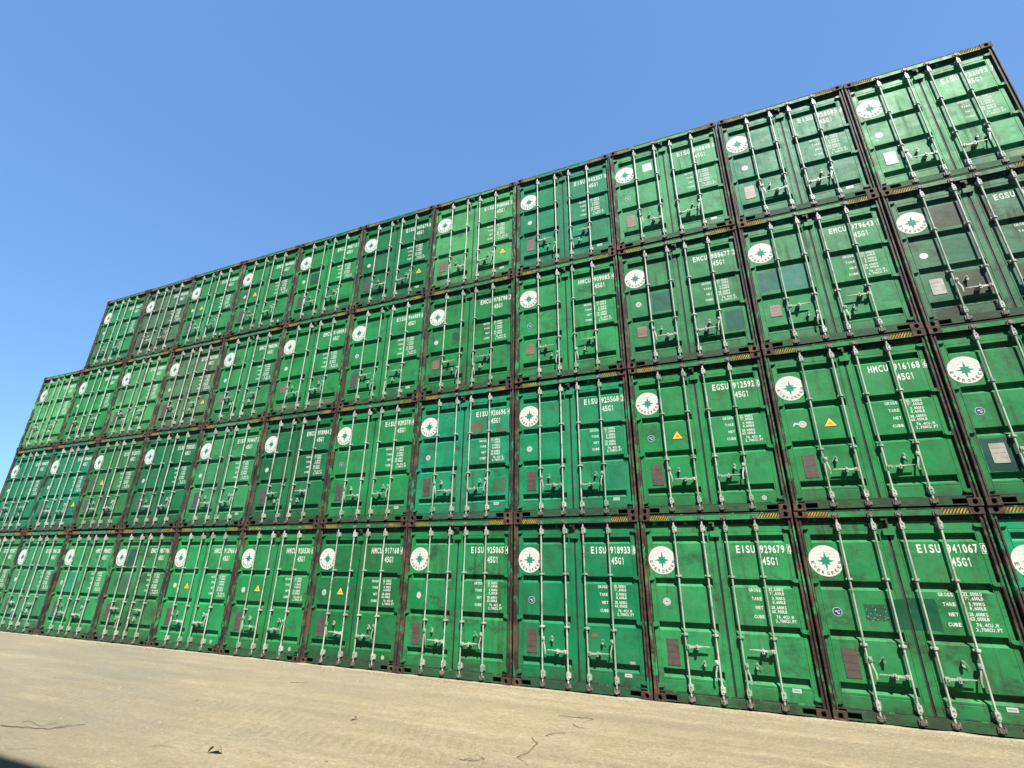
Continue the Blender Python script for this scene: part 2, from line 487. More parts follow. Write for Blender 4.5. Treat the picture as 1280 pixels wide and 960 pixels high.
def handle_flat(x, z, s):
    """handle lying across the door: clamp on the bar at x, reaching to side s"""
    b = MB()
    y = RY - .012
    b.box(min(x + s * .012, x + s * .062), max(x + s * .012, x + s * .062), y - .022, y + .022, z - .026, z + .026)
    b.cyl((x + s * .040, y - .030, z), (x + s * .040, y - .021, z), .012, n=8)
    pts = [(x + s * .062, z + .016), (x + s * .062, z - .016), (x + s * .15, z - .012), (x + s * .26, z + .004), (x + s * .365, z + .006), (x + s * .365, z + .016), (x + s * .25, z + .020), (x + s * .14, z + .016)]
    if s > 0: pts = pts[::-1]
    b.prism(pts, y - .010, y + .006)
    # retainer hub
    hx = x + s * .175
    b.prism([(hx - .014, z - .040), (hx + .018, z - .036), (hx + .024, z - .01), (hx + .010, z + .026), (hx - .006, z + .046), (hx - .018, z + .022)], y - .024, y - .011)
    b.cyl((hx, y - .032, z + .004), (hx, y - .023, z + .004), .012, n=8)
    b.box(hx - .020, hx + .016, y + .007, DY - .001, z - .030, z + .020)
    b.box(hx - .052, hx - .022, y + .012, DY - .001, z - .034, z + .004)
    b.mi = 1
    b.cyl((hx + .006, y - .0255, z - .022), (hx + .006, y - .0238, z - .022), .007, n=8)
    b.cyl((x + s * .040, y - .0312, z), (x + s * .040, y - .0298, z), .006, n=6)
    b.mi = 0
    return b

def handle_hang(x, z, s):
    """handle hanging down beside its bar"""
    b = MB()
    y = RY - .014
    b.box(min(x + s * .012, x + s * .052), max(x + s * .012, x + s * .052), y - .020, y + .018, z - .028, z + .028)
    b.cyl((x + s * .034, y - .028, z), (x + s * .034, y - .019, z), .012, n=8)
    pts = [(x + s * .036, y, z - .02), (x + s * .040, y - .004, z - .08), (x + s * .058, y - .008, z - .14), (x + s * .066, y - .008, z - .20), (x + s * .060, y, z - .25)]
    for a, c in zip(pts[:-1], pts[1:]):
        a = Vector(a); c = Vector(c); d = (c - a).normalized(); n_ = Vector((d.z, 0, -d.x)) * .011
        q = [(a + n_), (a - n_), (c - n_), (c + n_)]
        b.face([(p.x, p.y - .006, p.z) for p in q]); b.face([(p.x, p.y + .006, p.z) for p in q])
        for i in range(4):
            p, r = q[i], q[(i + 1) % 4]
            b.face([(p.x, p.y - .006, p.z), (p.x, p.y + .006, p.z), (r.x, r.y + .006, r.z), (r.x, r.y - .006, r.z)])
    return b

def latch_mb(x, z, s):
    b = MB()
    b.prism([(x - .014, z - .050), (x + .014, z - .054), (x + .019, z - .02), (x + .012, z + .030), (x - .004, z + .042), (x - .016, z + .022)], RY + .004, RY + .016)
    b.box(x - .010, x + .010, RY + .0165, DY - .001, z - .040, z + .020)
    b.cyl((x, RY - .006, z + .024), (x, RY + .010, z + .024), .013, n=8)
    b.cyl((x + .002, RY - .002, z - .036), (x + .002, RY + .010, z - .036), .011, n=8)
    b.cyl((x - .008, RY + .012, z + .040), (x - .062, RY + .030, z - .045), .0042, n=6)
    b.mi = 1
    b.cyl((x, RY + .0025, z - .006), (x, RY + .0036, z - .006), .008, n=8)
    b.cyl((x, RY - .0075, z + .024), (x, RY - .0062, z + .024), .006, n=6)
    b.mi = 0
    return b

def hinge_mb(z):
    """blade hinge: leaf-shaped strap reaching from the post on to the door"""
    b = MB()
    poly = [(.062, .0), (.075, -.020), (.105, -.027), (.140, -.023), (.168, -.008), (.168, .008), (.140, .023), (.105, .027), (.075, .020)]
    b.prism([(x, z + dz) for x, dz in poly], DY - .032, DY - .0015)
    b.cyl((.080, DY - .026, z - .034), (.080, DY - .026, z + .034), .0125, n=8)
    b.box(.030, .074, DY - .030, DY + .02, z - .018, z + .018)
    return b

def casting_mb(zbot, flip=False, up=False):
    """corner casting: block with oval holes in front and outer side"""
    b = MB()
    w, h, d = .178, .118, .162
    n = 12
    cx, cz = (.089 if not flip else .089), h / 2
    hole = [(cx + .030 * math.copysign(abs(math.cos(t)) ** .7, math.cos(t)), cz + .036 * math.copysign(abs(math.sin(t)) ** .7, math.sin(t))) for t in [2 * math.pi * (j + .5) / n for j in range(n)]]
    def outer(px, pz):
        dx, dz = px - cx, pz - cz
        s = min((w / 2) / abs(dx) if dx else 9, (h / 2) / abs(dz) if dz else 9)
        return (cx + dx * s, cz + dz * s)
    corners = [(w, h), (0, h), (0, 0), (w, 0)]
    for j in range(n):
        a, c = hole[j], hole[(j + 1) % n]
        oa, oc = outer(*a), outer(*c)
        poly = [a, oa]
        if abs(oa[0] - oc[0]) > 1e-6 and abs(oa[1] - oc[1]) > 1e-6:
            poly.append(min(corners, key=lambda q: (q[0] - (oa[0] + oc[0]) / 2) ** 2 + (q[1] - (oa[1] + oc[1]) / 2) ** 2))
        poly += [oc, c]
        b.face([(x, 0, z + zbot) for x, z in poly])
        b.face([(a[0], 0, a[1] + zbot), (c[0], 0, c[1] + zbot), (c[0], .06, c[1] + zbot), (a[0], .06, a[1] + zbot)])
    b.mi = 1
    b.face([(x, .06, z + zbot) for x, z in hole])
    b.mi = 0
    b.box(0, w, 0, d, zbot, zbot + h, skip='f')
    return b

def header_mb():
    b = MB()
    b.box(.178, W - .178, .012, .10, 2.785, 2.866)          # face beam between the castings
    b.mi = 1; b.box(.178, W - .178, .008, .162, 2.8665, 2.884); b.mi = 0   # thin dark strip along the header top
    b.box(.178, W - .178, .004, .0115, 2.775, 2.786)        # drip edge
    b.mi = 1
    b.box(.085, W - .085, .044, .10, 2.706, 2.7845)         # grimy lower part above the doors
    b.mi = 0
    return b

def sill_mb():
    b = MB()
    a, c = .350, W - .350
    b.box(a, c, .010, .16, 0.020, .140)
    for x0, x1 in ((.178, a), (c, W - .178)):
        b.box(x0, x1, .010, .16, .112, .140)
        b.box(x0, x1, .010, .16, .020, .034)
        b.mi = 2; b.box(x0, x1, .10, .105, .034, .112); b.mi = 0
    b.mi = 1
    b.box(.085, W - .085, .036, .15, .1405, .156)           # gutter ledge below the doors
    b.mi = 0
    return b

def post_mb():
    b = MB()
    prof = [(.0, .16), (.0, .022), (.010, .010), (.026, .010), (.034, .030), (.050, .034), (.056, .022), (.074, .022), (.082, .034), (.082, .16)]
    z0, z1 = .118, 2.778
    for (x0, y0), (x1, y1) in zip(prof, prof[1:] + prof[:1]):
        b.face([(x0, y0, z0), (x1, y1, z0), (x1, y1, z1), (x0, y0, z1)])
    return b

def seal_mb():
    b = MB()
    b.box(.0825, .0915, DY + .006, DY + .05, .156, 2.705)
    b.box(W - .0915, W - .0825, DY + .006, DY + .05, .156, 2.705)
    b.box(1.2025, W - 1.2025, DY + .010, DY + .05, .158, 2.700)
    b.box(.0915, W - .0915, DY + .008, DY + .05, 2.7005, 2.7055)
    return b

def lockbox_mb():
    """plate and hook strap over the meeting of the doors"""
    b = MB()
    x0, x1 = 1.150, 1.300
    b.prism([(x0, 2.500), (x1, 2.500), (x1, 2.595), (x0 + .012, 2.595), (x0, 2.58)], DY - .040, DY - .0015)
    b.mi = 1
    b.box(1.205, 1.240, DY - .028, DY - .002, 2.596, 2.70)
    b.box(1.150, 1.240, -.004, .035, 2.715, 2.742)
    b.box(1.207, 1.238, -.002, .030, 2.66, 2.7145)
    b.mi = 0
    return b

def side_mb():
    b = MB()
    z0, z1 = .16, 2.80
    y = .165; pts = []
    ph = 0
    while y < L - .165:
        pts.append((.006 if ph % 2 == 0 else .042, y))
        y += .072 if ph % 2 == 0 else .070
        pts.append((.006 if ph % 2 == 0 else .042, min(y, L - .165)))
        y += .068; ph += 1
    pts[-1] = (pts[-1][0], L - .163)
    for (a, ya), (c, yc) in zip(pts, pts[1:]):
        b.face([(a, ya, z0), (c, yc, z0), (c, yc, z1), (a, ya, z1)])
    b.box(.002, .062, .163, L - .163, .0, .160)
    b.box(.002, .062, .163, L - .163, 2.80, 2.886)
    return b

def roof_mb():
    b = MB()
    y = .1635; ph = 0; pts = []
    while y < L - .17:
        zz = 2.884 if ph % 2 == 0 else 2.866
        pts.append((zz, y)); y += .09; pts.append((zz, min(y, L - .17))); y += .045; ph += 1
    for (a, ya), (c, yc) in zip(pts, pts[1:]):
        b.face([(.0625, ya, a), (W - .0625, ya, a), (W - .0625, yc, c), (.0625, yc, c)])
    b.box(.0625, W - .0625, .162, L - .163, .10, .115)
    return b

def end_mb():
    b = MB()
    x = .083; ph = 0; pts = []
    while x < W - .083:
        yy = L - .012 if ph % 2 == 0 else L - .05
        pts.append((x, yy)); x += .11; pts.append((min(x, W - .083), yy)); x += .05; ph += 1
    for (xa, ya), (xc, yc) in zip(pts, pts[1:]):
        b.face([(xa, ya, .16), (xc, yc, .16), (xc, yc, 2.80), (xa, ya, 2.80)])
    b.box(.178, W - .178, L - .11, L - .004, .0, .16)
    b.box(.178, W - .178, L - .11, L - .004, 2.80, 2.892)
    return b

def emblem_mb():
    b = MB()
    cx, cz, r = .318, 2.118, .230
    y = DY - .0015
    b.disc(cx, cz, r, y, 48)
    b.mi = 3
    yy = y - .0007
    b.ring(cx, cz, .128, .1295, yy, 40)
    for sx in (.35, .72):
        b.ring(cx, cz, .205, .2065, yy - .0003 * sx, 24, R(15), R(165), sx)
    for dz, hw in ((.15, .13), (.10, .17), (.05, .19)):
        b.flat([(cx - hw, cz + dz), (cx + hw, cz + dz), (cx + hw, cz + dz + .0013), (cx - hw, cz + dz + .0013)], yy - .0006)
    b.mi = 1
    star = []
    for j in range(16):
        t = R(90) + j * R(22.5)
        rr = (.140 if j % 8 == 0 else .118) if j % 4 == 0 else (.085 if j % 2 == 0 else .050)
        star.append((cx + rr * math.cos(t), cz + rr * math.sin(t)))
    ys = y - .0018
    for j in range(16):
        b.flat([(cx, cz), star[j], star[(j + 1) % 16]], ys)
    b.mi = 2
    arc_letters(b, 'EVERGREEN', cx, cz, .182, R(188), R(352), .046, .036, y - .0018)
    return b

def plate_mb(h=.385, cut=True):
    b = MB()
    x0, x1, z1 = .268, .458, .915
    z0 = z1 - h
    b.prism([(x0, z0), (x1, z0), (x1, z1), (x0 + .006, z1), (x0, z1 - .006)], DY - .006, DY - .0012)
    b.mi = 1
    for j in range(1, 4):
        zc = z0 + h * j / 4
        b.flat([(x0 + .012, zc), (x1 - .012, zc), (x1 - .012, zc + .003), (x0 + .012, zc + .003)], DY - .0068)
    b.mi = 0
    for x in (x0 + .010, x1 - .010):
        for z in (z0 + .010, z1 - .010): b.cyl((x, DY - .010, z), (x, DY - .005, z), .005, n=6)
    return b

def hazard_mb(x0, x1):
    b = MB(); b.flat([(x0, 2.790), (x1, 2.790), (x1, 2.862), (x0, 2.862)], .0095); return b

def text_mesh(name, items):
    b = MB()
    for t, x0, x1, z, h, fill in items: letters(b, t, x0, x1, z, h, DY - .0015, fill)
    return b.mesh(name, ['white'])

def check_mesh(chk):
    b = MB(); y = DY - .0015
    letters(b, chk, 2.292, 2.342, 2.236, .115, y, .92)
    x0, x1, z0, z1, t = 2.278, 2.345, 2.222, 2.365, .006
    for q in ([(x0, z0), (x1, z0), (x1, z0 + t), (x0, z0 + t)], [(x0, z1 - t), (x1, z1 - t), (x1, z1), (x0, z1)],
              [(x0, z0 + t), (x0 + t, z0 + t), (x0 + t, z1 - t), (x0, z1 - t)], [(x1 - t, z0 + t), (x1, z0 + t), (x1, z1 - t), (x1 - t, z1 - t)]):
        b.flat(q, y)
    return b.mesh('check_digit', ['white'])

_tc = {}
def code_meshes(pre, num, chk):
    if ('p', pre) not in _tc: _tc['p', pre] = text_mesh('owner_code', [(pre, 1.518, 1.815, 2.233, .122, .78)])
    if ('c', chk) not in _tc: _tc['c', chk] = check_mesh(chk)
    return [('owner_code', _tc['p', pre]), ('serial_number', text_mesh('serial_number', [(num, 1.880, 2.248, 2.233, .122, .80)])),
            ('check_digit', _tc['c', chk]), ('size_code', mesh['size'])]

def sticker_mb(kind):
    b = MB(); x, z, y = .345, 1.425, DY - .0015
    if kind == 'blue':
        b.disc(x, z, .062, y, 24); b.mi = 1; b.disc(x, z, .054, y - .0008, 24); b.mi = 0
        b.flat([(x - .035, z + .008), (x - .01, z + .022), (x + .012, z + .012), (x + .002, z - .004), (x - .03, z - .002)], y - .0016)
        b.flat([(x - .008, z - .014), (x + .034, z - .008), (x + .026, z - .026), (x + .004, z - .034)], y - .0016)
        b.flat([(x + .012, z + .024), (x + .034, z + .02), (x + .03, z + .006), (x + .018, z + .008)], y - .0016)
    elif kind == 'ring':
        b.disc(x, z, .060, y, 24); b.mi = 2; b.ring(x, z, .026, .036, y - .0008, 20); b.disc(x, z, .014, y - .0008, 12); b.mi = 0
    elif kind == 'pale':
        b.disc(x, z, .062, y, 24); b.mi = 2; b.ring(x, z, .046, .050, y - .0008, 24)
        b.flat([(x - .025, z - .01), (x + .028, z - .004), (x + .02, z + .012), (x - .02, z + .014)], y - .0008); b.mi = 0
    elif kind == 'white':
        b.disc(x, z, .060, y, 24)
    elif kind == 'torn':
        rnd = random.Random(4)
        b.flat([(x + (.045 + .02 * rnd.random()) * math.cos(t), z + (.05 + .02 * rnd.random()) * math.sin(t)) for t in [j * 2 * math.pi / 14 for j in range(14)]], y)
    elif kind == 'smear':
        b.disc(x + .05, z - .01, .060, y, 24)
        b.mi = 2; b.ring(x + .05, z - .01, .03, .036, y - .0008, 20); b.mi = 0
        b.flat([(x - .01, z - .02), (x - .01, z + .012), (x - .07, z + .032), (x - .085, z + .01), (x - .10, z - .045), (x - .075, z - .03), (x - .06, z - .008)], y - .0002)
    return b

def triangle_mb(x, z, s=.112):
    b = MB(); y = DY - .0015
    b.flat([(x - s, z - s * .62), (x + s, z - s * .62), (x, z + s)], y)
    b.mi = 1
    q = s * .82
    b.flat([(x - q, z - q * .60), (x + q, z - q * .60), (x, z + q * .98)], y - .0008)
    b.mi = 0
    for dz, hw in ((.008, .018), (-.010, .026), (-.026, .034)):
        b.flat([(x - hw, z + dz), (x + hw, z + dz), (x + hw, z + dz + .006), (x - hw, z + dz + .006)], y - .0014)
    return b

def label_mb(x0, x1, z0, z1, lines=True):
    b = MB(); y = DY - .0015
    b.flat([(x0, z0), (x1, z0), (x1, z1), (x0, z1)], y)
    if lines:
        b.mi = 1
        zc = (z0 + z1) / 2; w = x1 - x0
        for j in range(5):
            a = x0 + w * (.14 + .15 * j); b.flat([(a, zc - .008), (a + w * .1, zc - .008), (a + w * .1, zc + .008), (a, zc + .008)], y - .0008)
        b.mi = 0
    return b

def patch_mb(x0, x1, z0, z1, seed=0, rag=.012):
    b = MB(); y = DY - .0008; rnd = random.Random(seed)
    pts = []
    for (a, c, d, e) in ((x0, z0, x1, z0), (x1, z0, x1, z1), (x1, z1, x0, z1), (x0, z1, x0, z0)):
        for j in range(5):
            t = j / 5
            pts.append((a + (d - a) * t + rnd.uniform(-rag, rag) * .5, c + (e - c) * t + rnd.uniform(-rag, rag) * .5))
    b.flat(pts, y)
    return b

def flecked_mb(x0, x1, z0, z1):
    b = patch_mb(x0, x1, z0, z1, 3, .006)
    b.mi = 1; rnd = random.Random(8)
    for _ in range(34):
        x = rnd.uniform(x0, x1); z = rnd.uniform(z0, z1); r = rnd.uniform(.002, .008)
        b.flat([(x - r, z), (x, z - r * .6), (x + r * 1.3, z + r * .2), (x + r * .2, z + r)], DY - .002)
    return b

dm = door_mb(); hw = {}
mesh = {}
mesh['doorL'] = bevel(dm.mesh('door', ['paint']), .0015)
mesh['doorR'] = bevel(dm.mirror(W).mesh('door', ['paint']), .0015)
mesh['bar1'] = bar_mb(RODX[0], 1).mesh('locking_bar', ['steel', 'cam'])
mesh['bar2'] = bar_mb(RODX[1], 1).mesh('locking_bar', ['steel', 'cam'])
mesh['bar3'] = bar_mb(W - RODX[1], 1).mesh('locking_bar', ['steel', 'cam'])
mesh['bar4'] = bar_mb(W - RODX[0], 1).mesh('locking_bar', ['steel', 'cam'])
def both(key, name, mb, mats):
    mesh[key + 'L'] = mb.mesh(name, mats); mesh[key + 'R'] = mb.mirror(W).mesh(name, mats)
both('flatA', 'door_handle', handle_flat(RODX[1], .615, -1), ['steel', 'dark'])
both('hangA', 'door_handle', handle_hang(RODX[0], .805, 1), ['steel', 'dark'])
both('latchA', 'handle_latch', latch_mb(.757, .80, 1), ['steel', 'dark'])
both('flatB', 'door_handle', handle_flat(RODX[0], .800, 1), ['steel', 'dark'])
both('hangB', 'door_handle', handle_hang(RODX[1], .605, -1), ['steel', 'dark'])
both('latchB', 'handle_latch', latch_mb(.845, .60, 1), ['steel', 'dark'])
for i, z in enumerate((.225, 1.105, 1.825, 2.625)):
    both('hinge%d' % i, 'hinge', hinge_mb(z), ['paint'])
mesh['castBL'] = bevel(casting_mb(0).mesh('corner_casting', ['casting', 'dark']), .005, 2)
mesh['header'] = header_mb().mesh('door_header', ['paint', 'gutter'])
mesh['sill'] = sill_mb().mesh('door_sill', ['sillpaint', 'gutter', 'dark'])
both('post', 'corner_post', post_mb(), ['post'])
mesh['seal'] = seal_mb().mesh('door_seal', ['rubber'])
mesh['lock'] = lockbox_mb().mesh('lock_plate', ['paint', 'post'])
both('side', 'side_wall', side_mb(), ['paint'])
mesh['roof'] = roof_mb().mesh('roof', ['paint'])
mesh['end'] = end_mb().mesh('end_wall', ['paint'])
mesh['emblem'] = emblem_mb().mesh('emblem', ['emblem', 'star', 'emblemtext', 'pink'])
mesh['plate'] = plate_mb().mesh('data_plate', ['plate', 'black'])
mesh['plate_pink'] = plate_mb(.32).mesh('data_plate', ['plate_pink', 'black'])
mesh['plate_pale'] = plate_mb(.30).mesh('data_plate', ['plate_pale', 'plate'])
mesh['plate_short'] = plate_mb(.24).mesh('data_plate', ['plate_pink', 'black'])
mesh['hazL'] = hazard_mb(.182, .495).mesh('hazard_stripe', ['hazard'])
mesh['hazR'] = hazard_mb(W - .495, W - .182).mesh('hazard_stripe', ['hazard'])
mesh['size'] = text_mesh('size_code', [('45G1', 1.888, 2.132, 2.050, .120, .82)])
WT = []
for t, x0, x1, z in (('GROSS', 1.620, 1.797, 1.648), ('TARE', 1.645, 1.797, 1.522), ('NET', 1.683, 1.797, 1.392), ('CUBE', 1.645, 1.797, 1.262)):
    WT.append(('weight_label', text_mesh('weight_label', [(t, x0, x1, z, .048, .84)])))
for t, x0, x1, z in (('32,500KG', 1.910, 2.122, 1.662), ('71,650LB', 1.918, 2.122, 1.605), ('3,900KG', 1.940, 2.122, 1.535), ('8,600LB', 1.940, 2.122, 1.478),
            ('28,600KG', 1.910, 2.122, 1.402), ('63,050LB', 1.910, 2.122, 1.345), ('76.4CU.M', 1.960, 2.200, 1.270), ('2,700CU.FT', 1.940, 2.228, 1.212)):
    WT.append(('weight_value', text_mesh('weight_value', [(t, x0, x1, z, .045, .90)])))
for kd in ('blue', 'ring', 'pale', 'white', 'torn', 'smear'):
    mesh['st_' + kd] = sticker_mb(kd).mesh('sticker', ['stickerwhite', 'stickerblue', 'stickergrey'])
mesh['triL'] = triangle_mb(.80, 1.43).mesh('warning_triangle', ['black', 'yellow'])
mesh['triR'] = triangle_mb(2.08, .80).mesh('warning_triangle', ['black', 'yellow'])
mesh['lab'] = label_mb(2.005, 2.125, .285, .338).mesh('sticker', ['stickerwhite', 'stickergrey'])
lb = MB(); lb.disc(2.08, .235, .038, DY - .0015, 20); lb.mi = 1; lb.ring(2.08, .235, .016, .022, DY - .0022, 14)
mesh['dot'] = lb.mesh('sticker', ['stickerwhite', 'stickerred'])
mesh['red'] = label_mb(1.47, 1.58, .855, .915).mesh('sticker', ['stickerred', 'stickergrey'])
mesh['small'] = label_mb(2.10, 2.20, .475, .525).mesh('sticker', ['stickergrey', 'stickerwhite'])
mesh['square'] = label_mb(.735, .945, 2.07, 2.29, False).mesh('sticker', ['stickerwhite'])
mesh['fleck'] = flecked_mb(.685, .955, 1.30, 1.52).mesh('paint_patch', ['patch', 'stickerwhite'])

# ------------------------------------------------------------------ the containers
GREEN = {                                        # paint colours (linear albedo)
    'mid': (0.0310, 0.3009, 0.0987), 'blue': (0.0034, 0.2578, 0.1070), 'teal': (0.0078, 0.2937, 0.1372),
    'deep': (0.0063, 0.2005, 0.0618), 'light': (0.0890, 0.4083, 0.1304), 'soft': (0.0454, 0.3223, 0.1167),
    'vivid': (0.0164, 0.2865, 0.0796), 'grey': (0.0961, 0.2221, 0.1030), 'grime': (0.0428, 0.1648, 0.0780), 'olive': (0.0368, 0.2221, 0.0685)}
TEAL, SKYT, DTEAL = (0.01, 0.20, 0.16, .3), (0.03, 0.33, 0.27, .2), (0.008, 0.075, 0.075, .3)
BEIGE, DGREEN, TURQ = (0.21, 0.25, 0.14, .4), (0.0, 0.15, 0.065, .2), (0.02, 0.42, 0.33, .1)

